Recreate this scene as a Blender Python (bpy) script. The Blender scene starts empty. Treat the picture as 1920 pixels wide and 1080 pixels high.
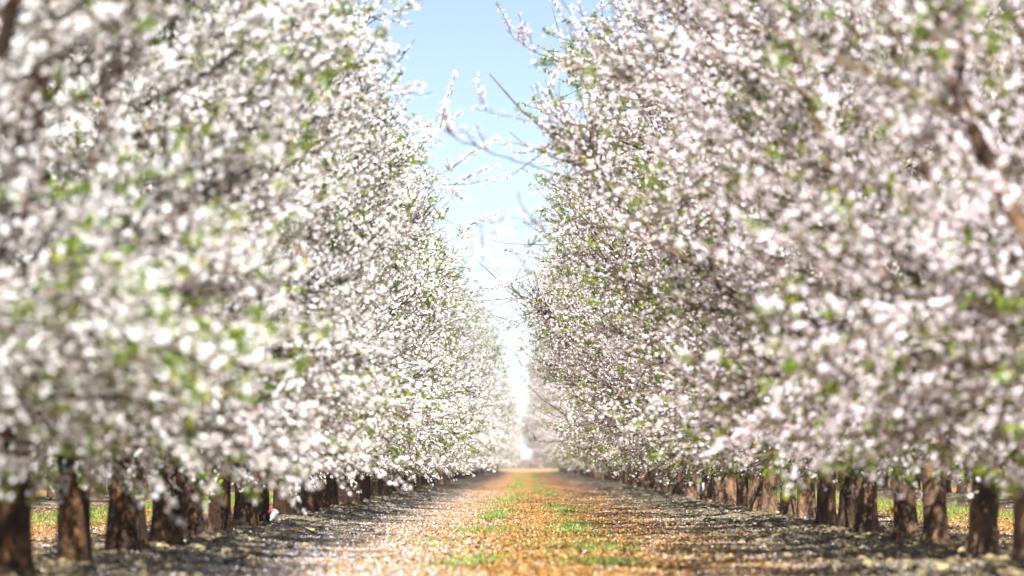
import bpy, math, random
import numpy as np
from mathutils import Vector, noise

random.seed(7)
rng = np.random.default_rng(7)
R = math.radians
scene = bpy.context.scene
COL = scene.collection

# ------------------------------------------------------------------ camera
F_PX = 10667.0            # 200 mm lens on a 1920 px wide frame
EYE = 0.80
cam_d = bpy.data.cameras.new('camera')
cam = bpy.data.objects.new('camera', cam_d)
COL.objects.link(cam)
cam_d.sensor_width = 36.0
cam_d.lens = 200.0
cam_d.clip_start = 0.5
cam_d.clip_end = 9000.0
cam.location = (0, 0, EYE)
YAW = math.atan((988 - 960) / F_PX)
PITCH = math.atan((870 - 540) / F_PX)
cam.rotation_euler = (R(90) + PITCH, 0, YAW)
cam_d.dof.use_dof = True
cam_d.dof.focus_distance = 82.0
cam_d.dof.aperture_fstop = 3.1
scene.camera = cam

# ------------------------------------------------------------------ light
SUN_EL, SUN_AZ = 46.0, 3.5      # degrees up; degrees to the right of straight behind the camera
S = Vector((math.sin(R(SUN_AZ)) * math.cos(R(SUN_EL)), -math.cos(R(SUN_AZ)) * math.cos(R(SUN_EL)), math.sin(R(SUN_EL))))
sun_d = bpy.data.lights.new('sun', 'SUN')
sun_d.energy = 5.0
sun_d.angle = R(0.53)
sun_d.color = (1.0, 0.99, 0.98)
sun = bpy.data.objects.new('sun', sun_d)
sun.rotation_euler = S.to_track_quat('Z', 'Y').to_euler()
sun.location = (20, -30, 40)
COL.objects.link(sun)

world = bpy.data.worlds.new('World')
scene.world = world
world.use_nodes = True
wt = world.node_tree
wt.nodes.clear()
sky = wt.nodes.new('ShaderNodeTexSky')
sky.sky_type = 'NISHITA'
sky.sun_disc = False
sky.sun_elevation = R(SUN_EL)
sky.sun_rotation = math.atan2(S.x, S.y)
sky.air_density = 0.35
sky.dust_density = 0.0
sky.ozone_density = 6.0
bg = wt.nodes.new('ShaderNodeBackground')
bg.inputs['Strength'].default_value = 0.080
wo = wt.nodes.new('ShaderNodeOutputWorld')
grade = wt.nodes.new('ShaderNodeVectorMath'); grade.operation = 'MULTIPLY'
grade.inputs[1].default_value = (1.52, 1.075, 0.76)      # paler, less cyan air over the whole sky
wt.links.new(sky.outputs[0], grade.inputs[0])
wt.links.new(grade.outputs[0], bg.inputs[0])
wt.links.new(bg.outputs[0], wo.inputs[0])

scene.view_settings.view_transform = 'Standard'
scene.view_settings.look = 'None'
scene.view_settings.gamma = 1.0
scene.view_settings.use_curve_mapping = False
scene.view_settings.exposure = 1.32
scene.render.engine = 'CYCLES'
scene.cycles.use_denoising = True
scene.cycles.max_bounces = 12
scene.cycles.diffuse_bounces = 4
scene.cycles.transmission_bounces = 4
scene.cycles.transparent_max_bounces = 4
scene.cycles.volume_bounces = 0
scene.cycles.use_adaptive_sampling = False

# ------------------------------------------------------------------ helpers
def at(px, py, D):
    """photo pixel (1920x1080) at distance D -> point"""
    return Vector(((px - 988) * D / F_PX, D, EYE + (870 - py) * D / F_PX))

def tag(o, label=None, cat=None, group=None, kind=None):
    if label: o['label'] = label
    if cat: o['category'] = cat
    if group: o['group'] = group
    if kind: o['kind'] = kind
    return o

def link(name, me, parent=None, loc=None):
    o = bpy.data.objects.new(name, me)
    COL.objects.link(o)
    if parent is not None: o.parent = parent
    if loc is not None: o.location = loc
    return o

class MB:
    """collects vertices and faces"""
    def __init__(s): s.v = []; s.f = []; s.m = []; s.n = 0; s.t = []
    def add(s, verts, faces, mat=0, tint=None):
        b = s.n
        verts = np.asarray(verts, dtype=np.float64).reshape(-1, 3)
        s.v.append(verts); s.n += len(verts)
        for k, f in enumerate(faces):
            s.f.append([i + b for i in f]); s.m.append(mat)
            s.t.append(0.5 if tint is None else tint)
    def tube(s, pts, rad, sides=6, cap=True, mat=0, wob=0.0, tint=None):
        pts = np.asarray(pts, float); n = len(pts)
        rad = np.asarray(rad, float)
        T = np.gradient(pts, axis=0)
        T /= np.linalg.norm(T, axis=1)[:, None] + 1e-9
        ref = np.array([1.0, 0.13, 0.07]) if abs(T[n // 2][0]) < 0.8 else np.array([0.1, 1.0, 0.1])
        U = np.cross(T, ref); U /= np.linalg.norm(U, axis=1)[:, None] + 1e-9
        W = np.cross(T, U)
        a = np.linspace(0, 2 * math.pi, sides, endpoint=False)
        rr = rad[:, None] * (1 + wob * rng.normal(0, 1, (n, sides)))
        V = pts[:, None, :] + rr[:, :, None] * (np.cos(a)[None, :, None] * U[:, None, :] + np.sin(a)[None, :, None] * W[:, None, :])
        F = []
        for i in range(n - 1):
            for j in range(sides):
                k = (j + 1) % sides
                F.append((i * sides + j, i * sides + k, (i + 1) * sides + k, (i + 1) * sides + j))
        if cap:
            F.append(tuple(range(sides))[::-1]); F.append(tuple((n - 1) * sides + j for j in range(sides)))
        s.add(V.reshape(-1, 3), F, mat, tint)
    def mesh(s, name, mats, smooth=False):
        return np_mesh(name, np.concatenate(s.v), s.f, mats, s.m, s.t, smooth)

def np_mesh(name, V, F, mats, mi=None, tint=None, smooth=False):
    """F: list of faces, or list of (k,n) int arrays"""
    me = bpy.data.meshes.new(name)
    if isinstance(F, list) and F and isinstance(F[0], np.ndarray):
        loops = np.concatenate([f.reshape(-1) for f in F])
        cnt = np.concatenate([np.full(len(f), f.shape[1]) for f in F])
    else:
        cnt = np.array([len(f) for f in F]); loops = np.concatenate([np.asarray(f) for f in F])
    me.vertices.add(len(V)); me.vertices.foreach_set('co', np.asarray(V, np.float32).reshape(-1))
    me.loops.add(len(loops)); me.loops.foreach_set('vertex_index', loops.astype(np.int32))
    me.polygons.add(len(cnt))
    st = np.concatenate([[0], np.cumsum(cnt)[:-1]]).astype(np.int32)
    me.polygons.foreach_set('loop_start', st)
    me.polygons.foreach_set('loop_total', cnt.astype(np.int32))
    for m in mats: me.materials.append(m)
    if mi is not None: me.polygons.foreach_set('material_index', np.asarray(mi, np.int32))
    me.polygons.foreach_set('use_smooth', np.full(len(cnt), bool(smooth)))
    if tint is not None:
        at_ = me.attributes.new('tint', 'FLOAT', 'FACE')
        at_.data.foreach_set('value', np.asarray(tint, np.float32))
    me.update(calc_edges=True)
    return me

# ------------------------------------------------------------------ materials
def new_mat(name):
    m = bpy.data.materials.new(name); m.use_nodes = True
    nt = m.node_tree; nt.nodes.clear()
    return m, nt, nt.nodes.new('ShaderNodeOutputMaterial')

def N(nt, typ, **kw):
    n = nt.nodes.new(typ)
    for k, v in kw.items():
        if hasattr(n, k): setattr(n, k, v)
        else: n.inputs[k].default_value = v
    return n

def ramp(nt, src, stops, interp='LINEAR'):
    r = nt.nodes.new('ShaderNodeValToRGB'); r.color_ramp.interpolation = interp
    el = r.color_ramp.elements
    el[0].position = stops[0][0]; el[0].color = (*stops[0][1], 1)
    el[1].position = stops[1][0]; el[1].color = (*stops[1][1], 1)
    for p, c in stops[2:]:
        e = el.new(p); e.color = (*c, 1)
    nt.links.new(src, r.inputs[0])
    return r.outputs[0]

def tint_mat(name, stops, rough=0.7, transl=0.0, tcol=None, interp='LINEAR'):
    """colour varies piece by piece through the 'tint' attribute; thin things let light through"""
    m, nt, out = new_mat(name)
    a = N(nt, 'ShaderNodeAttribute', attribute_name='tint')
    c = ramp(nt, a.outputs['Fac'], stops, interp)
    d = N(nt, 'ShaderNodeBsdfPrincipled', Roughness=rough)
    d.inputs['Specular IOR Level'].default_value = 0.25
    nt.links.new(c, d.inputs['Base Color'])
    if transl > 0:
        t = nt.nodes.new('ShaderNodeBsdfTranslucent')
        if tcol: t.inputs[0].default_value = (*tcol, 1)
        else: nt.links.new(c, t.inputs[0])
        mx = N(nt, 'ShaderNodeMixShader'); mx.inputs[0].default_value = transl
        nt.links.new(d.outputs[0], mx.inputs[1]); nt.links.new(t.outputs[0], mx.inputs[2])
        nt.links.new(mx.outputs[0], out.inputs[0])
    else:
        nt.links.new(d.outputs[0], out.inputs[0])
    return m

def bark_mat(name, stops, scale=9.0, bump=0.5):
    m, nt, out = new_mat(name)
    tc = nt.nodes.new('ShaderNodeTexCoord')
    oi = nt.nodes.new('ShaderNodeObjectInfo')
    ad = N(nt, 'ShaderNodeVectorMath', operation='ADD')
    nt.links.new(tc.outputs['Object'], ad.inputs[0]); nt.links.new(oi.outputs['Random'], ad.inputs[1])
    mp = nt.nodes.new('ShaderNodeMapping'); mp.inputs['Scale'].default_value = (1, 1, 0.45)
    nt.links.new(ad.outputs[0], mp.inputs[0])
    n1 = N(nt, 'ShaderNodeTexNoise', Scale=scale, Detail=8.0, Roughness=0.7)
    nt.links.new(mp.outputs[0], n1.inputs['Vector'])
    c = ramp(nt, n1.outputs[0], stops)
    vo = N(nt, 'ShaderNodeTexVoronoi', Scale=scale * 3.5); vo.feature = 'DISTANCE_TO_EDGE'
    nt.links.new(mp.outputs[0], vo.inputs['Vector'])
    mu = N(nt, 'ShaderNodeMath', operation='ADD'); nt.links.new(vo.outputs[0], mu.inputs[0]); nt.links.new(n1.outputs[0], mu.inputs[1])
    b = N(nt, 'ShaderNodeBump', Strength=bump, Distance=0.03); nt.links.new(mu.outputs[0], b.inputs['Height'])
    p = N(nt, 'ShaderNodeBsdfPrincipled', Roughness=0.85); p.inputs['Specular IOR Level'].default_value = 0.2
    nt.links.new(c, p.inputs['Base Color']); nt.links.new(b.outputs[0], p.inputs['Normal'])
    nt.links.new(p.outputs[0], out.inputs[0])
    return m

def plain_mat(name, col, rough=0.5, noise_amt=0.25, scale=30):
    m, nt, out = new_mat(name)
    tc = nt.nodes.new('ShaderNodeTexCoord')
    n1 = N(nt, 'ShaderNodeTexNoise', Scale=float(scale), Detail=5.0)
    nt.links.new(tc.outputs['Object'], n1.inputs['Vector'])
    c = ramp(nt, n1.outputs[0], [(0.3, tuple(x * (1 - noise_amt) for x in col)), (0.7, col)])
    p = N(nt, 'ShaderNodeBsdfPrincipled', Roughness=rough)
    nt.links.new(c, p.inputs['Base Color']); nt.links.new(p.outputs[0], out.inputs[0])
    return m

M_BARK_L = bark_mat('bark_left_shade', [(0.34, (0.010, 0.006, 0.004)), (0.52, (0.045, 0.022, 0.010)), (0.72, (0.25, 0.12, 0.042))])  # left bark painted darker to carry the shade on these trunks
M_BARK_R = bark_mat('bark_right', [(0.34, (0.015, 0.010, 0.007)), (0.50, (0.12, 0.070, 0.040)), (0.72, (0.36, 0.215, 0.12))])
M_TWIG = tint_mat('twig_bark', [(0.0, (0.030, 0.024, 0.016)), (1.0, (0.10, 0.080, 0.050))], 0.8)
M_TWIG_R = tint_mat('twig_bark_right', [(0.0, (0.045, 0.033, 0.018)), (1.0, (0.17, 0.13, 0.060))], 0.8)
M_PETAL_L = tint_mat('petal_white', [(0.0, (0.90, 0.85, 0.83)), (0.5, (0.93, 0.925, 0.92)), (1.0, (0.94, 0.945, 0.95))], 0.6, 0.22)
M_PETAL_R = tint_mat('petal_blush', [(0.0, (0.87, 0.75, 0.79)), (0.5, (0.91, 0.85, 0.885)), (1.0, (0.93, 0.905, 0.94))], 0.6, 0.22)
M_HEART = tint_mat('blossom_heart', [(0.0, (0.50, 0.08, 0.10)), (0.5, (0.55, 0.30, 0.16)), (1.0, (0.50, 0.46, 0.14))], 0.7, 0.0)
M_LEAF = tint_mat('young_leaf', [(0.0, (0.08, 0.17, 0.01)), (0.6, (0.22, 0.33, 0.02)), (0.978, (0.38, 0.42, 0.03)), (0.99, (0.55, 0.25, 0.04))], 0.5, 0.45)
M_LITTER = tint_mat('leaf_litter', [(0.0, (0.06, 0.03, 0.01)), (0.25, (0.24, 0.12, 0.02)), (0.6, (0.45, 0.25, 0.06)), (1.0, (0.58, 0.41, 0.17))], 0.7, 0.15)
M_FALLEN = tint_mat('fallen_petal', [(0.0, (0.66, 0.63, 0.64)), (1.0, (0.82, 0.82, 0.85))], 0.6, 0.2)
M_CLOD = tint_mat('clod_soil', [(0.0, (0.05, 0.035, 0.02)), (0.5, (0.22, 0.165, 0.08)), (1.0, (0.42, 0.33, 0.17))], 0.95)
M_GRASS = tint_mat('grass_blade', [(0.0, (0.08, 0.18, 0.03)), (0.6, (0.20, 0.34, 0.06)), (1.0, (0.40, 0.46, 0.12))], 0.6, 0.3)

# ------------------------------------------------------------------ layout constants
XL, XR, PITCH_ROW = -3.22, 3.48, 6.70
def row_dist(x):
    """signed distance to the nearest tree row"""
    return (x - XR + PITCH_ROW / 2) % PITCH_ROW - PITCH_ROW / 2
ORCHARD_END = 596.0

def gz(x, y):
    """ground height"""
    x = np.asarray(x, float); y = np.asarray(y, float)
    d = row_dist(x)
    ber = np.exp(-(d / 0.95) ** 2)
    ber = np.where(y < ORCHARD_END, ber, 0)
    z = 0.085 * ber
    z = z + ber * (0.016 * np.sin(y * 2.3 + x * 1.7) + 0.014 * np.sin(y * 0.9 - x * 3.1 + 1.0) + 0.012 * np.sin(y * 4.1 + x * 5.3))
    z = z + 0.006 * np.sin(x * 4.0 + y * 0.7) + 0.004 * np.sin(x * 9.0 - y * 1.9)
    # two shallow wheel tracks
    dd = np.abs(d)
    z = z - 0.02 * np.exp(-((dd - 2.35) / 0.25) ** 2)
    return z

# ------------------------------------------------------------------ ground sheet
def build_ground():
    xs = np.concatenate([-np.geomspace(1400, 24, 14), np.linspace(-22, -6.2, 70), np.linspace(-6, 6, 150), np.linspace(6.2, 22, 70), np.geomspace(24, 1400, 14)])
    ys = np.concatenate([np.linspace(-300, 20, 12), np.linspace(26, 120, 560), np.linspace(120.4, 220, 200), np.linspace(221, 600, 200), np.geomspace(610, 2150, 20)])
    X, Y = np.meshgrid(xs, ys)
    Z = gz(X, Y)
    core = (np.abs(X) < 23) & (Y > 25) & (Y < 230)
    Z = Z + np.where(core, rng.normal(0, 1, X.shape) * (0.003 + 0.018 * np.exp(-(row_dist(X) / 0.9) ** 2)), 0)
    Z = np.where((np.abs(X) > 23) | (Y > 600), -0.02, Z)
    V = np.stack([X, Y, Z], -1).reshape(-1, 3)
    ny, nx = X.shape
    i = np.arange(ny - 1)[:, None] * nx + np.arange(nx - 1)[None, :]
    F = np.stack([i, i + 1, i + nx + 1, i + nx], -1).reshape(-1, 4)
    m, nt, out = new_mat('orchard_floor')
    L = nt.links
    geo = nt.nodes.new('ShaderNodeNewGeometry')
    sep = nt.nodes.new('ShaderNodeSeparateXYZ'); L.new(geo.outputs['Position'], sep.inputs[0])
    def math_(op, a, b=None, c=None):
        n = nt.nodes.new('ShaderNodeMath'); n.operation = op
        for i_, q in enumerate((a, b, c)):
            if q is None: continue
            if isinstance(q, (int, float)): n.inputs[i_].default_value = q
            else: L.new(q, n.inputs[i_])
        return n.outputs[0]
    def noise_(scale, detail=6.0, vec=None, rough=0.6):
        n = N(nt, 'ShaderNodeTexNoise', Scale=float(scale), Detail=detail, Roughness=rough)
        L.new(vec or geo.outputs['Position'], n.inputs['Vector']); return n.outputs[0]
    def mixc(f, a, b):
        n = nt.nodes.new('ShaderNodeMix'); n.data_type = 'RGBA'
        L.new(f, n.inputs[0]) if not isinstance(f, float) else setattr(n.inputs[0], 'default_value', f)
        for s_, q in ((6, a), (7, b)):
            if isinstance(q, tuple): n.inputs[s_].default_value = (*q, 1)
            else: L.new(q, n.inputs[s_])
        return n.outputs[2]
    sh = math_('ADD', sep.outputs[0], -XR + PITCH_ROW / 2 + 670.0)
    wr = math_('ADD', math_('MODULO', sh, PITCH_ROW), -PITCH_ROW / 2)
    wob = math_('MULTIPLY', math_('SUBTRACT', noise_(0.9), 0.5), 1.1)
    dist = math_('ADD', math_('ABSOLUTE', wr), wob)
    berm = math_('SUBTRACT', 1.0, math_('SMOOTH_MIN', math_('MAXIMUM', math_('DIVIDE', math_('SUBTRACT', dist, 0.9), 0.8), 0.0), 1.0, 0.1))
    fine = noise_(24, 8.0, rough=0.75)
    med = noise_(3.0, 6.0)
    litter = ramp(nt, fine, [(0.30, (0.06, 0.03, 0.01)), (0.45, (0.24, 0.11, 0.025)), (0.58, (0.40, 0.20, 0.05)), (0.72, (0.52, 0.33, 0.12))])
    soil = ramp(nt, fine, [(0.30, (0.03, 0.02, 0.012)), (0.5, (0.12, 0.09, 0.045)), (0.7, (0.30, 0.23, 0.12))])
    base = mixc(berm, litter, soil)
    vor = N(nt, 'ShaderNodeTexVoronoi', Scale=38.0); L.new(geo.outputs['Position'], vor.inputs['Vector'])
    speck = math_('LESS_THAN', vor.outputs['Distance'], 0.34)
    pet_zone = ramp(nt, med, [(0.40, (0.1, 0.1, 0.1)), (0.62, (0.9, 0.9, 0.9))])
    nearrow = math_('SUBTRACT', 1.0, math_('MINIMUM', math_('ABSOLUTE', math_('DIVIDE', math_('SUBTRACT', math_('ABSOLUTE', wr), 1.3), 1.4)), 1.0))
    amount = math_('MULTIPLY', speck, math_('ADD', math_('MULTIPLY', pet_zone, 0.35), math_('MULTIPLY', nearrow, 0.6)))
    base = mixc(amount, base, (0.78, 0.75, 0.74))
    # far fields beyond the orchard
    farm = math_('GREATER_THAN', sep.outputs[1], ORCHARD_END + 2.0)
    fieldc = ramp(nt, noise_(0.06), [(0.3, (0.42, 0.28, 0.10)), (0.7, (0.55, 0.40, 0.18))])
    base = mixc(farm, base, fieldc)
    b = N(nt, 'ShaderNodeBump', Strength=0.6, Distance=0.02); L.new(fine, b.inputs['Height'])
    p = N(nt, 'ShaderNodeBsdfPrincipled', Roughness=0.95); p.inputs['Specular IOR Level'].default_value = 0.1
    L.new(base, p.inputs['Base Color']); L.new(b.outputs[0], p.inputs['Normal']); L.new(p.outputs[0], out.inputs[0])
    o = link('ground', np_mesh('ground', V, [F], [m], smooth=True))
    tag(o, 'orchard floor of golden leaf litter between pale clod banks', kind='structure')
build_ground()

# ------------------------------------------------------------------ scatter of thin pieces
def rand_frames(n, tilt_sd):
    """random orthonormal frames whose normal is near +Z"""
    nrm = np.stack([rng.normal(0, tilt_sd, n), rng.normal(0, tilt_sd, n), np.ones(n)], -1)
    nrm /= np.linalg.norm(nrm, axis=1)[:, None]
    a = rng.uniform(0, 2 * math.pi, n)
    u = np.stack([np.cos(a), np.sin(a), np.zeros(n)], -1)
    u -= (u * nrm).sum(1)[:, None] * nrm
    u /= np.linalg.norm(u, axis=1)[:, None]
    return u, np.cross(nrm, u), nrm

def scatter(name, P, tmpl, faces, size, mat, tilt, tint=None, kind='stuff', label=None, cat=None, lift=0.0):
    n = len(P); u, v, w = rand_frames(n, tilt)
    T = np.asarray(tmpl, float)
    V = (u[:, None, :] * T[None, :, 0:1] + v[:, None, :] * T[None, :, 1:2] + w[:, None, :] * T[None, :, 2:3]) * np.asarray(size)[:, None, None]
    V += P[:, None, :]
    if lift:
        low = V[:, :, 2].min(1) - P[:, 2]
        V[:, :, 2] += (-low - lift)[:, None]
    k = len(T)
    FF = []
    tt = []
    tint = rng.uniform(0, 1, n) if tint is None else tint
    for f in faces:
        FF.append(np.arange(n)[:, None] * k + np.asarray(f)[None, :]); tt.append(tint)
    me = np_mesh(name, V.reshape(-1, 3), FF, [mat], tint=np.concatenate(tt))
    o = link(name, me)
    return tag(o, label, cat, None, kind)

def spots(n, x0, x1, y0=33.0, y1=170.0, power=1.7):
    """more pieces near the camera (constant-ish count per picture row)"""
    t = rng.uniform(0, 1, n)
    a, b = y0 ** (1 - power), y1 ** (1 - power)
    y = (a + (b - a) * t) ** (1 / (1 - power))
    x = rng.uniform(x0, x1, n)
    return x, y

LEAF_T = [(0, 0, 0), (0.5, 0.28, 0.16), (1.0, 0, 0.05), (0.5, -0.28, 0.16)]
LEAF_F = [(0, 1, 2), (0, 2, 3)]
# golden litter over the aisle and the aisles beside it
x, y = spots(165000, -9.5, 9.5)
d = np.abs(row_dist(x))
keep = rng.uniform(0, 1, len(x)) < np.clip((d - 0.7 - 0.9 * (x < 0) * (x > -3.3)) / 1.2, 0.06, 1.0) * np.clip(1.1 - 0.35 * (np.abs(x) > 4.5), 0, 1)
x, y = x[keep], y[keep]
P = np.stack([x, y, gz(x, y)], -1)
scatter('leaf_litter', P, LEAF_T, LEAF_F, rng.uniform(0.022, 0.055, len(x)), M_LITTER, 0.75, lift=0.004,
        label='golden brown fallen leaves covering the middle of the grass track', cat='leaf litter')
# fallen petals
x, y = spots(230000, -9.5, 9.5)
pn = 0.5 + 0.5 * np.sin(y * 0.55 + 2 * np.sin(x * 1.7)) * np.sin(x * 2.1 + y * 0.21)
d = np.abs(row_dist(x))
w_ = 0.20 + 0.8 * np.exp(-((d - 1.5) / 0.85) ** 2)
w_ *= np.where((x > XL - 0.3) & (x < -0.3), 1.9, 0.6)
w_ = w_ * (0.45 + 0.75 * pn)
keep = rng.uniform(0, 1, len(x)) < w_
x, y = x[keep], y[keep]
P = np.stack([x, y, gz(x, y)], -1)
scatter('fallen_petals', P, [(0, 0, 0), (0.5, 0.42, 0.2), (1.0, 0, 0.15), (0.5, -0.42, 0.2)], LEAF_F, rng.uniform(0.012, 0.024, len(x)), M_FALLEN, 0.6, lift=-0.004,
        label='white blossom petals fallen thickly on the shaded ground', cat='petals')
# clods on the banks
def clods():
    phi = (1 + 5 ** 0.5) / 2
    ico = np.array([(-1, phi, 0), (1, phi, 0), (-1, -phi, 0), (1, -phi, 0), (0, -1, phi), (0, 1, phi), (0, -1, -phi), (0, 1, -phi), (phi, 0, -1), (phi, 0, 1), (-phi, 0, -1), (-phi, 0, 1)]) / 1.9
    fc = [(0, 11, 5), (0, 5, 1), (0, 1, 7), (0, 7, 10), (0, 10, 11), (1, 5, 9), (5, 11, 4), (11, 10, 2), (10, 7, 6), (7, 1, 8), (3, 9, 4), (3, 4, 2), (3, 2, 6), (3, 6, 8), (3, 8, 9), (4, 9, 5), (2, 4, 11), (6, 2, 10), (8, 6, 7), (9, 8, 1)]
    x, y = spots(55000, -12, 12, 33, 180, 1.6)
    d = np.abs(row_dist(x))
    keep = rng.uniform(0, 1, len(x)) < np.exp(-(d / 1.0) ** 2) * np.where(x > 0, 1.0, 0.4) + 0.01
    x, y = x[keep], y[keep]; n = len(x)
    s = np.minimum(rng.gamma(2.0, 0.0075, n) + 0.006, 0.038)
    V = ico[None] * (1 + rng.normal(0, 0.22, (n, 12, 1))) * s[:, None, None] * np.array([1.25, 1.25, 0.8])
    a = rng.uniform(0, 6.28, n); c, q = np.cos(a)[:, None], np.sin(a)[:, None]
    V = np.stack([V[..., 0] * c - V[..., 1] * q, V[..., 0] * q + V[..., 1] * c, V[..., 2]], -1)
    V += np.stack([x, y, gz(x, y) + s * 0.25], -1)[:, None]
    tint = rng.uniform(0, 1, n)
    me = np_mesh('soil_clods', V.reshape(-1, 3), [np.arange(n)[:, None] * 12 + np.array(f)[None] for f in fc], [M_CLOD], tint=np.tile(tint, 20))
    tag(link('soil_clods', me), 'pale crumbly soil clods heaped along the tree banks', 'soil', kind='stuff')
clods()
# grass patches along the two wheel tracks
def grass():
    xs, ys, hs = [], [], []
    pat = [(-0.52, 47, 0.20, 1.3), (-0.60, 68, 0.32, 2.6), (-0.55, 84, 0.18, 2.0), (-0.50, 95, 0.25, 4), (-0.42, 118, 0.28, 7), (-0.37, 150, 0.3, 14), (-0.35, 205, 0.28, 20), (-0.4, 300, 0.28, 50),
           (0.67, 46, 0.28, 1.4), (0.73, 54, 0.3, 3.0), (0.60, 71, 0.28, 3.4), (0.58, 77, 0.2, 2.5), (0.66, 96, 0.25, 4), (0.60, 108, 0.2, 4), (0.55, 150, 0.2, 6), (0.48, 200, 0.28, 26), (0.5, 320, 0.28, 50),
           (0.2, 51, 0.8, 3.5), (-0.1, 62, 0.7, 5), (-1.0, 57, 0.3, 2)]
    for k, (px, D, sx, sy) in enumerate(pat):
        n = (330 if D < 130 else 420) if k < 17 else 150
        for _ in range(5):
            qx, qy = rng.normal(px, sx * 0.5), rng.normal(D, sy * 0.7)
            xs.append(rng.normal(qx, sx * 0.62, n // 5)); ys.append(rng.normal(qy, sy * 0.5, n // 5)); hs.append(rng.uniform(0.018, 0.06, n // 5))
    for side in (-1, 1):
        for _ in range(90):
            D = rng.uniform(70, 260); base = (XL - 3.35 if side < 0 else XR + 3.35) + rng.choice([-0.6, 0.6])
            xs.append(rng.normal(base, 0.3, 160)); ys.append(rng.normal(D, 2.5, 160)); hs.append(rng.uniform(0.03, 0.09, 160))
    x = np.concatenate(xs); y = np.concatenate(ys); h = np.concatenate(hs)
    n = len(x)
    P = np.stack([x, y, gz(x, y)], -1)
    a = rng.uniform(0, 6.28, n); wv = np.stack([np.cos(a), np.sin(a), np.zeros(n)], -1) * (0.0035 + 0.0035 * rng.uniform(0, 1, n))[:, None] * (1 + y / 120)[:, None]
    lean = np.stack([rng.normal(0, 0.5, n), rng.normal(0, 0.5, n), np.ones(n)], -1)
    V = np.stack([P - wv, P + wv, P + lean * h[:, None] * 0.6 + wv * 0.7, P + lean * h[:, None]], 1)
    me = np_mesh('grass', V.reshape(-1, 3), [np.arange(n)[:, None] * 4 + np.array((0, 1, 2, 3))[None]], [M_GRASS], tint=rng.uniform(0, 1, n))
    tag(link('grass', me), 'short bright green grass in patches along the wheel tracks', 'grass', kind='stuff')
grass()

# ------------------------------------------------------------------ almond trees
FL_R = []
def flower_template():
    V = [(0, 0, 0)]; F = []
    for k in range(5):
        a = k * 2 * math.pi / 5
        for da, r, z in ((-0.46, 0.72, 0.30), (0.0, 1.0, 0.24), (0.46, 0.72, 0.30)):
            V.append((r * math.cos(a + da), r * math.sin(a + da), z))
        b = 1 + 3 * k
        F.append((0, b, b + 1, b + 2))
    c0 = len(V)
    for k in range(5):
        a = (k + 0.5) * 2 * math.pi / 5
        V.append((0.24 * math.cos(a), 0.24 * math.sin(a), 0.17))
    return np.array(V), F, tuple(range(c0, c0 + 5))
FT_V, FT_F, FT_C = flower_template()

def blossoms_mesh(name, P, Nn, size, mats, tint):
    n = len(P)
    ref = rng.normal(0, 1, (n, 3)); u = ref - (ref * Nn).sum(1)[:, None] * Nn; u /= np.linalg.norm(u, axis=1)[:, None] + 1e-9
    v = np.cross(Nn, u)
    T = FT_V[None] * np.ones((n, 1, 1))
    T = T + rng.normal(0, 0.09, T.shape)
    cup = rng.choice([0.5, 1.0, 2.0], n, p=[0.3, 0.5, 0.2])
    T[:, :, 2] *= cup[:, None]
    T[:, :, :2] *= (1.08 - 0.13 * cup)[:, None, None]
    V = (u[:, None] * T[:, :, 0:1] + v[:, None] * T[:, :, 1:2] + Nn[:, None] * T[:, :, 2:3]) * size[:, None, None] + P[:, None]
    k = len(FT_V)
    I = np.arange(n)[:, None] * k
    Fl = [I + np.array(f)[None] for f in FT_F] + [I + np.array(FT_C)[None]]
    mi = np.concatenate([np.zeros(n * 5), np.ones(n)]); tt = np.concatenate([np.clip(tint + rng.normal(0, 0.12, n), 0, 1) for _ in range(5)] + [rng.uniform(0, 1, n)])
    return np_mesh(name, V.reshape(-1, 3), Fl, mats, mi, tt)

def bend_path(p0, d, L, n, up=0.0, wander=0.12, droop=0.0):
    pts = [np.array(p0, float)]; d = np.array(d, float); d /= np.linalg.norm(d)
    for i in range(n):
        d = d + rng.normal(0, wander, 3) + np.array([0, 0, up - droop * (i / n)])
        d /= np.linalg.norm(d)
        pts.append(pts[-1] + d * L / n)
    return np.array(pts)

def interp(path, t):
    s = t * (len(path) - 1); i = min(int(s), len(path) - 2); f = s - i
    return path[i] * (1 - f) + path[i + 1] * f, path[i + 1] - path[i]

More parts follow.
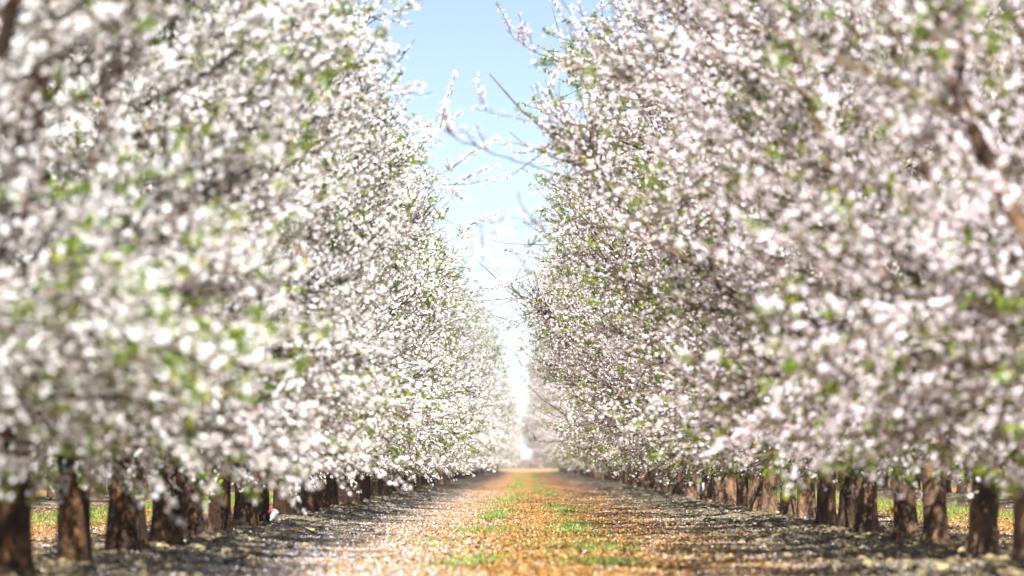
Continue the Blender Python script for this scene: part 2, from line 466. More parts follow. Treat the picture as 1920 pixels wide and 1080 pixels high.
def proto(side, seed, rad, hc, n_twigs, dens, leafy, fork_h, lean, bark, twig_m, petal_m):
    """one kind of almond tree: dict of meshes"""
    global rng
    rng = np.random.default_rng(seed)
    out = {}
    # trunk
    n = 13; sides = 18
    zz = np.linspace(-0.12, fork_h + 0.04, n)
    t = (zz + 0.12) / (fork_h + 0.16)
    r0 = (0.116 if side == 'L' else 0.100) * rng.uniform(0.94, 1.1)
    rr = r0 * (1 + 0.55 * np.exp(-t * 6.5) + 0.22 * np.clip(t - 0.6, 0, 1) ** 1.5 * 2)
    cx = lean[0] * t + 0.015 * np.sin(t * 5 + seed); cy = lean[1] * t
    a = np.linspace(0, 2 * math.pi, sides, endpoint=False)
    lob = 1 + 0.07 * np.sin(a[None] * 3 + seed + t[:, None] * 1.5) + 0.05 * np.sin(a[None] * 5 + 2 * seed - t[:, None] * 2) * (1.4 - t[:, None]) + 0.14 * np.exp(-t[:, None] * 7) * np.sin(a[None] * 4 + seed)
    lob += rng.normal(0, 0.02, lob.shape)
    V = np.stack([cx[:, None] + rr[:, None] * lob * np.cos(a)[None], cy[:, None] + rr[:, None] * lob * np.sin(a)[None], np.broadcast_to(zz[:, None], lob.shape)], -1).reshape(-1, 3)
    F = [(i * sides + j, i * sides + (j + 1) % sides, (i + 1) * sides + (j + 1) % sides, (i + 1) * sides + j) for i in range(n - 1) for j in range(sides)]
    F.append(tuple((n - 1) * sides + j for j in range(sides)))
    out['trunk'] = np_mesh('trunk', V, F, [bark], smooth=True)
    top = np.array([cx[-1], cy[-1], fork_h - 0.06])
    def in_crown(p, k_=1.0):
        h = (p[2] - hc) / (hc - 0.05)
        r = math.hypot(p[0], p[1])
        lim = rad * math.sqrt(max(0.0, 1 - min(1, abs(h)) ** (3.4 if h < 0 and side == 'L' else 1.35 if side == 'L' else 2.6))) + 0.12
        return r < lim * k_ + 0.12 and 0.27 < p[2] < hc * 2
    # scaffold limbs
    nl = 4 + (seed % 2)
    limbs, seconds = [], []
    a0 = rng.uniform(0, 6.28)
    for k in range(nl):
        az = a0 + k * 2 * math.pi / nl + rng.normal(0, 0.2)
        tilt = R(rng.uniform(28, 42)) * rad / 2.7
        d = np.array([math.cos(az) * math.sin(tilt), math.sin(az) * math.sin(tilt), math.cos(tilt)])
        L = rng.uniform(4.3, 5.0) * hc / 3.0
        for _try in range(30):
            path = bend_path(top + d * 0.03 - np.array([0, 0, .05]), d, L, 12, up=0.045, wander=0.07)
            if math.hypot(*path[-1][:2]) < rad * 0.72 and max(np.hypot(path[:, 0], path[:, 1])) < rad * 0.78: break
        rad_ = 0.056 * (1 - np.linspace(0, 1, 13)) ** 1.15 + 0.005
        mb = MB(); mb.tube(path, rad_, 9, wob=0.04)
        limbs.append(mb.mesh('limb', [bark], smooth=True))
        seconds.append((path, 1.0))
        for q in range(13):
            tt = rng.uniform(0.10, 0.93) if q > 3 else rng.uniform(0.04, 0.16)
            p, dd = interp(path, tt)
            dd = dd / np.linalg.norm(dd)
            sz = az + rng.normal(0, 0.95)
            outw = np.array([math.cos(sz), math.sin(sz), 0])
            low = max(0, 1 - tt * 2.2)
            d2 = outw * (0.9 + 0.3 * low) + dd * 0.45 * (1 - low) + np.array([0, 0, 0.28 - 0.30 * low]) + rng.normal(0, 0.15, 3)
            L2 = rng.uniform(1.1, 1.9) * (1 - 0.45 * max(0, tt - 0.6)) * (1 + 0.25 * low)
            for _try in range(12):
                p2 = bend_path(p, d2, L2, 7, up=0.03 * (1 - low), wander=0.12, droop=0.16 * low)
                if in_crown(p2[-1], 0.93) and p2[:, 2].min() > (0.48 if side == 'L' else 0.62): break
                L2 *= 0.9
            seconds.append((p2, 0.45))
    out['limbs'] = limbs
    tw = MB(); BP, BN, LP = [], [], []
    for path, w_ in seconds[0:]:
        if w_ < 1: tw.tube(path, 0.019 * (1 - np.linspace(0, 1, len(path))) + 0.0045, 5, cap=False, tint=rng.uniform(0, 1))
    n_b = 0
    sec_w = rng.gamma(1.3, 1.0, len(seconds)) + 0.15; sec_w /= sec_w.sum()
    bloomy = np.clip(rng.normal(1.0, 0.35, len(seconds)), 0.25, 1.6)
    leafp = np.clip(rng.gamma(0.7, 1.4, len(seconds)), 0, 4)
    made = 0; tries = 0
    while made < n_twigs and tries < n_twigs * 6:
        tries += 1
        si = rng.choice(len(seconds), p=sec_w)
        path, w_ = seconds[si]
        tt = rng.uniform(0.30 if w_ == 1 else 0.12, 1.0)
        p, dd = interp(path, tt)
        r = np.array([p[0], p[1], 0]); r /= np.linalg.norm(r) + 1e-6
        d = r * 0.55 + dd / np.linalg.norm(dd) * 0.45 + np.array([0, 0, 0.20 if p[2] > 1.6 else (-0.42 if side == 'L' else -0.28)]) + rng.normal(0, 0.5, 3)
        L = rng.uniform(0.35, 0.95)
        if rng.uniform() < 0.08: L *= 1.9; d = d + np.array([0, 0, 0.5])
        q = bend_path(p, d, L, 5, up=0.03, wander=0.16)
        if not in_crown(q[-1], rng.uniform(0.84, 1.12)) and rng.uniform() > 0.03: continue
        if q[:, 2].min() < (0.43 if side == 'L' else 0.56) - (0.18 if rng.uniform() < 0.25 else 0): continue
        made += 1
        tw.tube(q, np.linspace(0.0075, 0.0028, len(q)), 3, cap=False, tint=rng.uniform(0, 1))
        bare = rng.uniform() < 0.05
        nb = int(L * dens * rng.uniform(0.6, 1.4) * bloomy[si]) * (0 if bare else 1)
        for _ in range(nb):
            s = rng.uniform(0.03, 1.0) ** 0.9
            b, bd = interp(q, s)
            bd = bd / np.linalg.norm(bd)
            o = rng.normal(0, 1, 3); o -= o.dot(bd) * bd; o /= np.linalg.norm(o) + 1e-6
            BP.append(b + o * rng.uniform(0.012, 0.04)); BN.append(o + bd * 0.3 + rng.normal(0, 0.35, 3) + np.array([0, 0, 0.15]))
        if rng.uniform() < leafy * leafp[si]:
            for _ in range(rng.integers(14, 34)):
                s = rng.uniform(0.2, 1.0) if rng.uniform() < 0.4 else rng.uniform(0.85, 1.0)
                b, bd = interp(q, s); LP.append(b + rng.normal(0, 0.012, 3))
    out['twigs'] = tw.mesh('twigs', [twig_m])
    BP = np.array(BP); BN = np.array(BN); BN /= np.linalg.norm(BN, axis=1)[:, None]
    nb = len(BP)
    out['blossom'] = blossoms_mesh('blossom', BP, BN, rng.uniform(0.0170, 0.0235, nb), [petal_m, M_HEART], rng.uniform(0, 1, nb))
    LP = np.array(LP); nL = len(LP)
    dirs = rng.normal(0, 1, (nL, 3)) + np.array([0, 0, 0.5]); dirs /= np.linalg.norm(dirs, axis=1)[:, None]
    ref = rng.normal(0, 1, (nL, 3)); sd = np.cross(dirs, ref); sd /= np.linalg.norm(sd, axis=1)[:, None]
    up_ = np.cross(dirs, sd)
    ls = rng.uniform(0.03, 0.06, nL)[:, None]
    V = np.stack([LP, LP + dirs * ls * .5 + sd * ls * .26 + up_ * ls * .08, LP + dirs * ls, LP + dirs * ls * .5 - sd * ls * .26 + up_ * ls * .08], 1)
    I = np.arange(nL)[:, None] * 4
    ti = rng.uniform(0, 1, nL)
    out['leaves'] = np_mesh('leaves', V.reshape(-1, 3), [I + np.array((0, 1, 2))[None], I + np.array((0, 2, 3))[None]], [M_LEAF], tint=np.tile(ti, 2))
    out['n'] = (nb, made, nL)
    print('proto', side, out['n'])
    return out

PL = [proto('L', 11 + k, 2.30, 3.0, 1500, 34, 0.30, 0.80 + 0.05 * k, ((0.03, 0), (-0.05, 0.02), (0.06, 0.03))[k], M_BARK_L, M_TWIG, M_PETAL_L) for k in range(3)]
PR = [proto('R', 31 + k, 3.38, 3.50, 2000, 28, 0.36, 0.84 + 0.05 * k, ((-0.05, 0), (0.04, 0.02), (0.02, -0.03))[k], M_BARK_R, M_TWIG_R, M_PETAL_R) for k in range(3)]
rng = np.random.default_rng(99)

def make_tree(P, x, y, rot, sc, label, group):
    e = bpy.data.objects.new('almond_tree', None); COL.objects.link(e)
    e.empty_display_size = 0.3
    e.location = (x, y, float(gz(x, y)) - 0.01); e.rotation_euler = (0, 0, rot); e.scale = (sc, sc, sc)
    tag(e, label, 'tree', group)
    link('trunk', P['trunk'], e)
    for l in P['limbs']: link('limb', l, e)
    tag(link('twigs', P['twigs'], e), kind='stuff')
    tag(link('blossom', P['blossom'], e), kind='stuff')
    tag(link('leaves', P['leaves'], e), kind='stuff')
    return e

GL = 'white-blossomed almond trees in the row left of the track'
GR = 'pink-tinged almond trees in the row right of the track'
left_dx = [1340, 1116, 963, 848, 758, 683, 627, 576, 533, 501, 458, 436, 408]
right_dx = [1258, 1079, 942, 853, 763, 706, 636, 601, 560, 525, 491.5, 453.6, 430, 405]
nth = ['first', 'second', 'third', 'fourth', 'fifth', 'sixth', 'seventh', 'eighth', 'ninth', 'tenth', 'eleventh', 'twelfth', 'thirteenth']
lab_l = {0: 'nearest left-hand almond tree, seen only as a strongly blurred crown at the frame edge',
         1: 'blurred almond crown at the left edge, just nearer than the tree cut by the corner',
         2: 'almond tree whose dark trunk is cut by the bottom left corner',
         3: 'almond tree with a broad dark trunk and a teal tag, lit along its right edge',
         4: 'almond tree with a dark trunk and a slim lit stem beside it',
         5: 'almond tree on the left with stout trunk just past the slim lit stem',
         6: 'almond tree on the left with a mottled waist-shaped trunk, dark below',
         7: 'almond tree on the left whose trunk is sunlit orange all over',
         8: 'almond tree with near-black trunk just left of the white bottle',
         9: 'almond tree directly behind and left of the red-capped white bottle',
         10: 'almond tree just right of the red-capped white bottle',
         11: 'almond tree second to the right of the white bottle, lit strip on its edge',
         12: 'almond tree with bare brown twigs tangled before its trunk, left row'}
lab_r = {1: 'nearest right-hand almond tree, only its blurred crown along the right edge',
         2: 'blurred almond crown over the right edge, trunk just out of frame',
         3: 'almond tree whose trunk is barely cut off by the right frame edge',
         4: 'almond tree with the largest whole trunk, nearest the right edge',
         5: 'almond tree with the second whole trunk from the right edge, dappled brown',
         6: 'almond tree with orange lichen on the left side of its trunk',
         7: 'almond tree with pale crossed shadow bands, just left of the lichen trunk',
         8: 'almond tree just left of the crossed-shadow trunk, pale lower bark',
         9: 'almond tree with a dark trunk just right of the white sprinkler',
         10: 'almond tree with a pale sunlit trunk just left of the white sprinkler',
         11: 'almond tree with a dark slim trunk second to the left of the sprinkler',
         12: 'almond tree with third trunk to the left of the sprinkler',
         13: 'almond tree with fourth trunk to the left of the sprinkler, half shaded',
         14: 'almond tree with fifth trunk to the left of the sprinkler, leaning slightly'}
def row(X, dxs, labs, protos, group, far_label, mid_label, side):
    trees = []
    for k, dx in enumerate(dxs):
        D = F_PX * abs(X) / dx
        trees.append(make_tree(protos[k % 3], X + 0.0, D, rng.uniform(0, 6.28), rng.uniform(0.97, 1.05), labs[k + (0 if side == 'L' else 1)], group))
    D = F_PX * abs(X) / dxs[-1]
    k = len(dxs)
    while True:
        D += 4.88 + rng.normal(0, 0.08)
        if D > ORCHARD_END - 3: break
        trees.append(make_tree(protos[rng.integers(3)], X + rng.normal(0, 0.06), D, rng.uniform(0, 6.28), rng.uniform(0.92, 1.08) + (0.10 if side == 'L' and D > 170 else 0.07 * min(1, max(0, D - 170) / 150)),
                     mid_label if D < 170 else far_label, group))
        k += 1
    return trees
TL = row(XL, left_dx, lab_l, PL, GL, 'white almond tree among the far trees of the left row, merging in the distance',
         'white almond tree with small dark trunk in the middle stretch of the left row', 'L')
TR = row(XR, right_dx, lab_r, PR, GR, 'pinkish almond tree among the far trees of the right row, merging in the distance',
         'pinkish almond tree with small brown trunk in the middle stretch of the right row', 'R')
for X, protos, g, lb, d0, n in ((XL - PITCH_ROW, PR, 'almond trees of the next row beyond the left row', 'almond tree standing in the second row, glimpsed between the left-hand trunks', 84, 31),
                          (XR + PITCH_ROW, PL, 'almond trees of the next row beyond the right row', 'almond tree standing in the second row, glimpsed between the right-hand trunks', 84, 31)):
    for k in range(n):
        D = d0 + 4.88 * k + rng.normal(0, 0.1)
        make_tree(protos[rng.integers(3)], X + rng.normal(0, 0.06), D, rng.uniform(0, 6.28), rng.uniform(0.92, 1.08), lb, g)

# rows further off, too far to tell apart
def far_rows():
    mb = MB()
    V, F, mi, tt = [], [], [], []
    trunkP = []
    nq = 0
    for X in (XL - PITCH_ROW, XR + PITCH_ROW, XL - 2 * PITCH_ROW, XR + 2 * PITCH_ROW, XL - 3 * PITCH_ROW, XR + 3 * PITCH_ROW):
        D = 150.0 if abs(X) > 12 else 84 + 4.88 * 30
        while D < ORCHARD_END - 2:
            D += 4.88
            mb.tube([(X, D, -0.1), (X + 0.02, D, 0.45), (X, D, 1.3)], [0.16, 0.12, 0.13], 6, cap=False, mat=1, tint=rng.uniform(0, 1))
            nb = 260
            u = rng.normal(0, 1, (nb, 3)); u /= np.linalg.norm(u, axis=1)[:, None]
            P = np.array([X, D, 3.1]) + u * np.array([2.6, 2.6, 2.55]) * rng.uniform(0.55, 1.05, nb)[:, None]
            s = 0.16
            T = rng.normal(0, s, (nb, 4, 3))
            V.append(P[:, None] + T); nq += nb
    VV = np.concatenate(V).reshape(-1, 3)
    base_V = np.concatenate(mb.v); nbv = len(base_V)
    I = np.arange(nq)[:, None] * 4 + nbv
    Fq = I + np.array((0, 1, 2, 3))[None]
    Ft = np.array(mb.f[:]) if all(len(f) == 4 for f in mb.f) else None
    me = np_mesh('distant_orchard_rows', np.concatenate([base_V, VV]), [Ft, Fq], [M_PETAL_R, M_TWIG], np.concatenate([np.ones(len(Ft)), np.zeros(nq)]), np.concatenate([np.array(mb.t), rng.uniform(0, 1, nq)]))
    tag(link('distant_orchard_rows', me), 'hazy mass of further blossoming orchard rows seen low between the trunks', 'orchard', kind='stuff')
far_rows()

# ------------------------------------------------------------------ beyond the orchard
def distance_stuff():
    mb = MB()
    n = 5200
    x = rng.uniform(-26, 26, n); y = rng.uniform(900, 990, n); h = rng.uniform(0.5, 1.25, n)
    P = np.stack([x, y, h * rng.uniform(0.1, 1, n)], -1)
    T = rng.normal(0, 0.22, (n, 4, 3))
    m = tint_mat('dormant_shrub', [(0.0, (0.16, 0.11, 0.09)), (1.0, (0.34, 0.25, 0.21))], 0.9)
    V = P[:, None] + T
    V[:, :, 2] = np.maximum(V[:, :, 2], -0.02)
    me = np_mesh('dormant_vineyard', V.reshape(-1, 3), [np.arange(n)[:, None] * 4 + np.array((0, 1, 2, 3))[None]], [m], tint=rng.uniform(0, 1, n))
    tag(link('dormant_vineyard', me), 'mauve-brown dormant vineyard far beyond the end of the track', 'vineyard', kind='stuff')
    # low hills
    xs = np.linspace(-400, 400, 120); ys = np.array([1950, 1990, 2030, 2080, 2140.0])
    prof = np.array([0, 0.55, 1, 0.8, 0])
    X, Y = np.meshgrid(xs, ys)
    hh = 2.5 + 0.5 * np.sin(X * 0.02) + 0.4 * np.sin(X * 0.051 + 1)
    Z = prof[:, None] * hh - 0.1
    ny, nx = X.shape
    i = np.arange(ny - 1)[:, None] * nx + np.arange(nx - 1)[None]
    m2 = plain_mat('dry_hill', (0.38, 0.24, 0.18), 0.95, 0.3, 0.05)
    me = np_mesh('hills', np.stack([X, Y, Z], -1).reshape(-1, 3), [np.stack([i, i + 1, i + nx + 1, i + nx], -1).reshape(-1, 4)], [m2], smooth=True)
    tag(link('hills', me), 'low dry rise on the horizon', kind='structure')
distance_stuff()

# ------------------------------------------------------------------ things on the banks
def polyline_thing(name, pts, rad, mat, label, cat, sides=7, wander=0.0):
    p = np.array([list(q) for q in pts])
    c = p.mean(0); c[2] = p[:, 2].min()
    mb = MB(); mb.tube(p - c, rad, sides, tint=0.3, wob=wander)
    o = link(name, mb.mesh(name, [mat], smooth=True), loc=c)
    return tag(o, label, cat)
def on_ground(px, py, lift=0.01):
    """pixel -> point on the ground (bank height included)"""
    D = 60.0
    for _ in range(40):
        x = (px - 988) * D / F_PX
        D = (EYE - float(gz(x, D)) - lift) * F_PX / max(4, (py - 870))
    x = (px - 988) * D / F_PX
    return np.array([x, D, float(gz(x, D)) + lift])
M_HOSE = plain_mat('black_hose', (0.025, 0.025, 0.028), 0.45)
M_WHITE = plain_mat('white_plastic', (0.78, 0.78, 0.80), 0.4, 0.08)
M_RED = plain_mat('red_plastic', (0.42, 0.03, 0.03), 0.45, 0.1)
M_TEAL = plain_mat('teal_tape', (0.0, 0.10, 0.085), 0.5, 0.1)
M_STICK = tint_mat('stick_bark', [(0.0, (0.10, 0.075, 0.06)), (1.0, (0.18, 0.13, 0.10))], 0.85)
M_PALE = plain_mat('pale_blue_wrap', (0.42, 0.52, 0.60), 0.6, 0.15)
M_LICHEN = tint_mat('orange_lichen', [(0.0, (0.45, 0.20, 0.02)), (1.0, (0.70, 0.38, 0.03))], 0.9)

# drip hoses lying along both banks
def hose(x0, d0, d1, label):
    ys = np.arange(d0, d1, 0.8)
    xs = x0 + 0.10 * np.sin(ys * 0.35) + 0.05 * np.sin(ys * 1.3)
    zs = gz(xs, ys) + 0.012 + 0.012 * np.sin(ys * 1.9) ** 2
    polyline_thing('irrigation_hose', np.stack([xs, ys, zs], -1), np.full(len(ys), 0.010), M_HOSE, label, 'hose')
hose(XL + 0.52, 40, 150, 'black irrigation hose lying along the foot of the left row')
hose(XR - 0.42, 45, 150, 'black irrigation hose lying along the foot of the right row')
a_, b_ = on_ground(1430, 985), on_ground(1530, 972)
D0 = 69.5
polyline_thing('lateral_hose', [at(1436, 986, D0) , at(1450, 980, D0), at(1480, 975, D0), at(1505, 973, D0), at(1530, 974, D0), at(1560, 979, D0)], np.full(6, 0.011), M_HOSE,
               'black hose lifted in a low arch under the white sprinkler', 'hose')
for pts, lab in (([(1421, 982), (1436, 990), (1442, 1000), (1458, 1008)], 'crooked dark stick on the right bank, left of the sprinkler'),
                 ([(1470, 1012), (1482, 1020), (1500, 1023), (1505, 1021)], 'short forked dark stick lying on the right bank below the arched hose'),
                 ([(1520, 1025), (1545, 1036), (1562, 1045), (1590, 1053), (1620, 1064), (1650, 1078)], 'long crooked fallen branch on the right bank near the bottom edge'),
                 ([(424, 1056), (455, 1042), (490, 1028), (520, 1016), (536, 1008)], 'long dark straight stick lying on the left bank'),
                 ([(520, 984), (545, 986), (570, 990), (590, 998)], 'thin black curved pipe end beside the white bottle')):
    P_ = [on_ground(a, b, 0.02) for a, b in pts]
    r_ = np.linspace(0.024, 0.010, len(P_))
    is_pipe = 'pipe' in lab
    polyline_thing('pipe' if is_pipe else 'fallen_branch', P_, np.full(len(P_), 0.011) if is_pipe else r_, M_HOSE if is_pipe else M_STICK, lab, 'pipe' if is_pipe else 'branch', 6, 0.0 if is_pipe else 0.12)

def lathe(mb, prof, base, axis, sides=12, mat=0):
    axis = Vector(axis).normalized()
    pts = [np.array(Vector(base) + axis * z) for z, r in prof]
    mb.tube(pts, [r for z, r in prof], sides, mat=mat)

# white sprinkler on a stake
p = at(1509, 972, 69.3)
e = bpy.data.objects.new('sprinkler', None); COL.objects.link(e); e.location = (p.x, p.y, float(gz(p.x, p.y)))
tag(e, 'small white micro sprinkler on a stake above the arched hose', 'sprinkler')
zc = p.z - e.location.z
mb = MB(); lathe(mb, [(-0.05, 0.004), (zc - 0.02, 0.005)], (0, 0, 0), (0, 0, 1), 6); link('stake', mb.mesh('stake', [M_HOSE]), e)
mb = MB(); lathe(mb, [(0, 0.010), (0.005, 0.016), (0.045, 0.016), (0.055, 0.010), (0.065, 0.005)], (0, 0, zc - 0.02), (0, 0, 1), 12); link('sprinkler_head', mb.mesh('sprinkler_head', [M_WHITE], True), e)

# white bottle with a red cap leaning on a trunk, small white cup beside
D1 = 66.5
p0, p1 = at(507, 977, D1), at(519, 957, D1)
g0 = float(gz(p0.x, D1))
e = bpy.data.objects.new('bottle', None); COL.objects.link(e); e.location = (p0.x, D1, g0)
tag(e, 'white plastic bottle with red cap leaning between two left-hand trunks', 'bottle')
o3 = Vector(e.location)
mb = MB(); ax = (p1 - p0).normalized(); Lb = (p1 - p0).length
lathe(mb, [(0, 0.008), (Lb * 0.1, 0.016), (Lb * 0.25, 0.022), (Lb * 0.35, 0.037), (Lb * 0.9, 0.040), (Lb, 0.030), (Lb * 1.03, 0.012)], p0 - o3, ax, 14)
link('bottle_body', mb.mesh('bottle_body', [M_WHITE], True), e)
mb = MB(); q0, q1 = at(503, 961, D1), at(514, 956, D1)
lathe(mb, [(0, 0.022), (0.01, 0.026), ((q1 - q0).length, 0.026), ((q1 - q0).length + 0.01, 0.018)], q0 - o3, (q1 - q0), 12)
link('bottle_cap', mb.mesh('bottle_cap', [M_RED], True), e)
p2 = at(523.5, 975, D1)
mb = MB(); lathe(mb, [(0, 0.012), (0.012, 0.020), (0.04, 0.021), (0.052, 0.012)], (0, 0, 0), (0, 0, 1), 12)
o = link('white_plug', mb.mesh('white_plug', [M_WHITE], True), loc=(p2.x, D1, p2.z - 0.03))
tag(o, 'small round white plug on the ground just right of the white bottle', 'plug')

# slim lit stem beside the left tree
def stem(px, pytop, pybot, D, r, label, bark):
    a, b = at(px, pybot, D), at(px - 4, pytop, D)
    z0 = float(gz(a.x, D))
    e = bpy.data.objects.new('young_tree', None); COL.objects.link(e); e.location = (a.x, D, z0)
    tag(e, label, 'tree')
    H = b.z - z0
    mb = MB(); mb.tube([(0, 0, -0.05), (0, 0, 0.06), (-.01, 0, H * .5), (-.03, 0, H), (-0.05, 0.05, H + 0.6)], [r * 1.5, r * 1.2, r, r, r * .8], 12, wob=0.03)
    link('trunk', mb.mesh('trunk', [bark], True), e)
    mb = MB()
    for k in range(3):
        mb.tube(bend_path((-0.05, 0.05, H + 0.58), (rng.normal(0, .5), rng.normal(0, .5), 1), 1.6, 6), np.linspace(r * .6, 0.005, 7), 6, tint=0.4)
    link('branches', mb.mesh('branches', [M_TWIG]), e)
stem(271, 950, 1044, F_PX * 3.22 / 717 , 0.036, 'slim leaning young stem lit orange, between two thick left-hand trunks', M_BARK_L)

# teal tie on the broad left trunk
t3 = TL[3]
mb = MB(); lathe(mb, [(0, 0.142), (0.022, 0.142)], (0.028, 0, 0.70), (0, 0, 1), 18)
tag(link('tie_band', mb.mesh('tie_band', [M_TEAL], True), t3), 'teal tie band round the trunk')

# orange lichen on one right trunk
t6 = TR[5]; t6.rotation_euler = (0, 0, 0)
mb = MB()
for k in range(46):
    az = rng.normal(R(205), 0.25); z = rng.choice([0.28, 0.45, 0.52, 0.72, 0.80, 0.86]) + rng.normal(0, 0.022)
    rr = 0.122
    c = np.array([rr * math.cos(az), rr * math.sin(az), z]); nn = np.array([math.cos(az), math.sin(az), 0])
    u = np.cross(nn, (0, 0, 1)); s = rng.uniform(0.012, 0.03)
    A = [c + (u * math.cos(q) + np.array([0, 0, 1.2]) * math.sin(q)) * s * rng.uniform(0.7, 1.2) + nn * 0.004 for q in np.linspace(0, 5.2, 6)]
    mb.add([c + nn * 0.016] + A, [(0, 1 + i, 1 + (i + 1) % 6) for i in range(6)], tint=rng.uniform(0, 1))
tag(link('lichen', mb.mesh('lichen', [M_LICHEN]), t6), 'orange lichen on the left side of the trunk', kind='stuff')

# pale trunk wraps of replanted saplings further down the right row
for px, pb, pt, lab in ((1231, 912, 890, 'pale blue tree guard leaning low under the right row blossoms, leftmost of two'), (1315, 926, 904, 'narrow pale grey-blue tree guard between right-hand trunks')):
    D = F_PX * (XR - 0.12) / (px - 988)
    a, b = at(px, pb, D), at(px + (4 if px < 1300 else 2), pt, D)
    mb = MB(); lathe(mb, [(0, 0.045), ((b - a).length * 0.5, 0.05), ((b - a).length, 0.045)], (0, 0, 0), (b - a), 10)
    o = link('tree_guard', mb.mesh('tree_guard', [M_PALE], True), loc=a); tag(o, lab, 'tree guard', 'pale guards among the right-hand trunks')

# ------------------------------------------------------------------ long shoots that reach over the track
def long_shoot(tree, pts, D0, D1, r0, r1, n_fl, side, sub=0):
    """blossoming shoot, a part of its tree"""
    K = len(pts)
    Pw = [at(px, py, D0 + (D1 - D0) * i / (K - 1)) for i, (px, py) in enumerate(pts)]
    inv = Vector(tree.location); rot = tree.rotation_euler.z; sc = tree.scale[0]
    def loc(p):
        q = p - inv; c, s = math.cos(-rot), math.sin(-rot)
        return np.array([(q.x * c - q.y * s) / sc, (q.x * s + q.y * c) / sc, q.z / sc])
    L = np.array([loc(p) for p in Pw])
    # smooth
    tt = np.linspace(0, K - 1, K * 4)
    fine = np.stack([np.interp(tt, np.arange(K), L[:, i]) for i in range(3)], -1)
    fine[1:-1] = (fine[:-2] + fine[1:-1] * 2 + fine[2:]) / 4
    fine[1:-1] += rng.normal(0, 0.006, fine[1:-1].shape)
    mb = MB(); mb.tube(fine, np.linspace(r0 * 0.5, r1 * 0.8, len(fine)), 5, tint=0.6)
    n_fl = int(n_fl * 2.4) + (25 if n_fl else 0)
    paths = [fine]
    for _ in range(sub):
        p, dd = interp(fine, rng.uniform(0.25, 0.95))
        q = bend_path(p, dd / np.linalg.norm(dd) + rng.normal(0, 0.55, 3) + np.array([0, 0, 0.2]), rng.uniform(0.25, 0.7), 5, up=0.05)
        mb.tube(q, np.linspace(0.005, 0.0025, 6), 4, tint=0.4); paths.append(q)
    o = link('shoot', mb.mesh('shoot', [M_TWIG if side < 0 else M_TWIG_R]), tree)
    BP, BN = [], []
    for k in range(n_fl):
        q = paths[rng.integers(len(paths))] if sub else fine
        b, bd = interp(q, rng.uniform(0.1, 1.0)); bd = bd / np.linalg.norm(bd)
        w = rng.normal(0, 1, 3); w -= w.dot(bd) * bd; w /= np.linalg.norm(w)
        BP.append(b + w * rng.uniform(0.012, 0.035)); BN.append(w + rng.normal(0, 0.3, 3))
    if n_fl:
        BP = np.array(BP); BN = np.array(BN); BN /= np.linalg.norm(BN, axis=1)[:, None]
        f = link('shoot_blossom', blossoms_mesh('shoot_blossom', BP, BN, rng.uniform(0.0155, 0.022, n_fl), [M_PETAL_L if side < 0 else M_PETAL_R, M_HEART], rng.uniform(0, 1, n_fl)), o)
        tag(f, kind='stuff')
def nearest(T, D): return min(T, key=lambda t: abs(t.location.y - D))
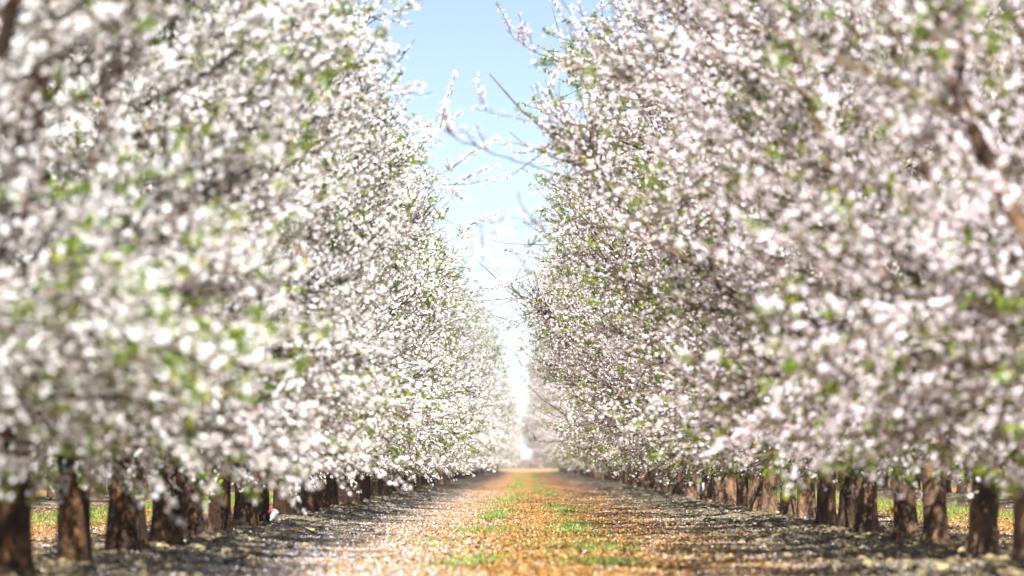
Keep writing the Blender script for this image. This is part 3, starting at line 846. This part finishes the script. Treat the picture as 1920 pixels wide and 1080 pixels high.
for side, pts, D0, D1, r0, r1, nf, sub in (
    (-1, [(690, 300), (750, 275), (790, 262), (830, 235), (868, 207)], 64, 64, .010, .003, 90, 1),
    (-1, [(700, 330), (770, 290), (790, 260), (808, 224)], 64, 64, .010, .003, 60, 0),
    (-1, [(640, 225), (700, 185), (760, 176), (810, 172)], 46, 45, .012, .003, 60, 3),
    (-1, [(720, 350), (790, 340), (840, 320), (880, 290)], 60, 59, .010, .003, 80, 2),
    (-1, [(700, 400), (800, 350), (880, 345), (960, 325)], 58, 57, .012, .003, 110, 3),
    (-1, [(820, 480), (860, 455), (880, 425), (890, 412)], 72, 72, .009, .003, 80, 1),
    (-1, [(820, 510), (850, 480), (870, 450), (895, 435)], 72, 72, .009, .003, 60, 0),
    (-1, [(850, 560), (900, 545), (930, 538), (965, 530)], 80, 80, .010, .003, 130, 4),
    (1, [(1180, 260), (1100, 150), (1040, 110), (990, 90), (950, 55)], 56, 54, .014, .003, 80, 6),
    (1, [(1200, 270), (1090, 235), (1010, 225), (940, 215), (890, 202)], 50, 48, .012, .003, 14, 1),
    (1, [(1180, 230), (1120, 120), (1060, 40), (1020, -30)], 56, 55, .014, .004, 50, 5),
    (1, [(1160, 380), (1060, 330), (960, 300), (860, 265), (835, 240)], 44, 42, .013, .004, 35, 4),
    (1, [(1160, 430), (1060, 412), (1000, 414), (940, 408), (890, 425)], 36, 34, .010, .003, 6, 3),
    (1, [(1020, 415), (960, 430), (910, 438), (890, 480)], 35, 34, .006, .003, 8, 2),
    (1, [(1100, 540), (1010, 515), (960, 505), (905, 502)], 36, 35, .009, .003, 7, 2),
    (1, [(1150, 320), (1090, 250), (1030, 190), (1005, 155)], 58, 57, .012, .003, 45, 4),
    (1, [(1120, 700), (1040, 690), (980, 685), (945, 690)], 60, 59, .007, .0025, 10, 2),
    (1, [(1100, 620), (1040, 600), (1000, 590), (960, 620)], 70, 69, .008, .0025, 16, 3)):
    T = TL if side < 0 else TR
    long_shoot(nearest(T, (D0 + D1) / 2 + 0.5), pts, D0, D1, r0, r1, nf, side, sub)

# bare twigs hanging low in the left row
for pts, D, T in (([(668, 915), (650, 925), (630, 935), (622, 955), (600, 968)], 84.0, TL), ([(95, 985), (120, 1030), (140, 1070), (158, 1100)], 34.0, TL), ([(285, 960), (310, 985), (332, 1005)], 50.0, TL), ([(255, 970), (230, 990), (205, 1012)], 45.5, TL),
                  ([(1350, 905), (1370, 930), (1375, 955), (1380, 960)], 86.0, TR), ([(1275, 890), (1262, 915), (1255, 940)], 88.0, TR), ([(1230, 895), (1270, 900), (1290, 892)], 88.0, TR)):
    long_shoot(nearest(T, D), pts, D, D, .008, .003, 0, -1 if T is TL else 1, 3)

# ------------------------------------------------------------------ haze
def haze():
    x0, x1, y0, y1, z0, z1 = -1450, 1450, -320, 2200, -1.2, 8.2
    V = [(x, y, z) for x in (x0, x1) for y in (y0, y1) for z in (z0, z1)]
    F = [(0, 1, 3, 2), (4, 6, 7, 5), (0, 4, 5, 1), (2, 3, 7, 6), (0, 2, 6, 4), (1, 5, 7, 3)]
    m = bpy.data.materials.new('haze_air'); m.use_nodes = True
    nt = m.node_tree; nt.nodes.clear()
    out = nt.nodes.new('ShaderNodeOutputMaterial')
    v = nt.nodes.new('ShaderNodeVolumePrincipled')
    v.inputs['Color'].default_value = (0.92, 0.94, 0.97, 1)
    v.inputs['Density'].default_value = 0.0003
    v.inputs['Anisotropy'].default_value = 0.2
    nt.links.new(v.outputs[0], out.inputs['Volume'])
    me = bpy.data.meshes.new('haze'); me.from_pydata(V, [], F); me.materials.append(m)
    tag(link('haze', me), 'thin pale haze over the whole orchard', 'haze', kind='stuff')
haze()
print('TRIS', sum(sum(len(p.vertices) - 2 for p in me.polygons) for me in bpy.data.meshes))
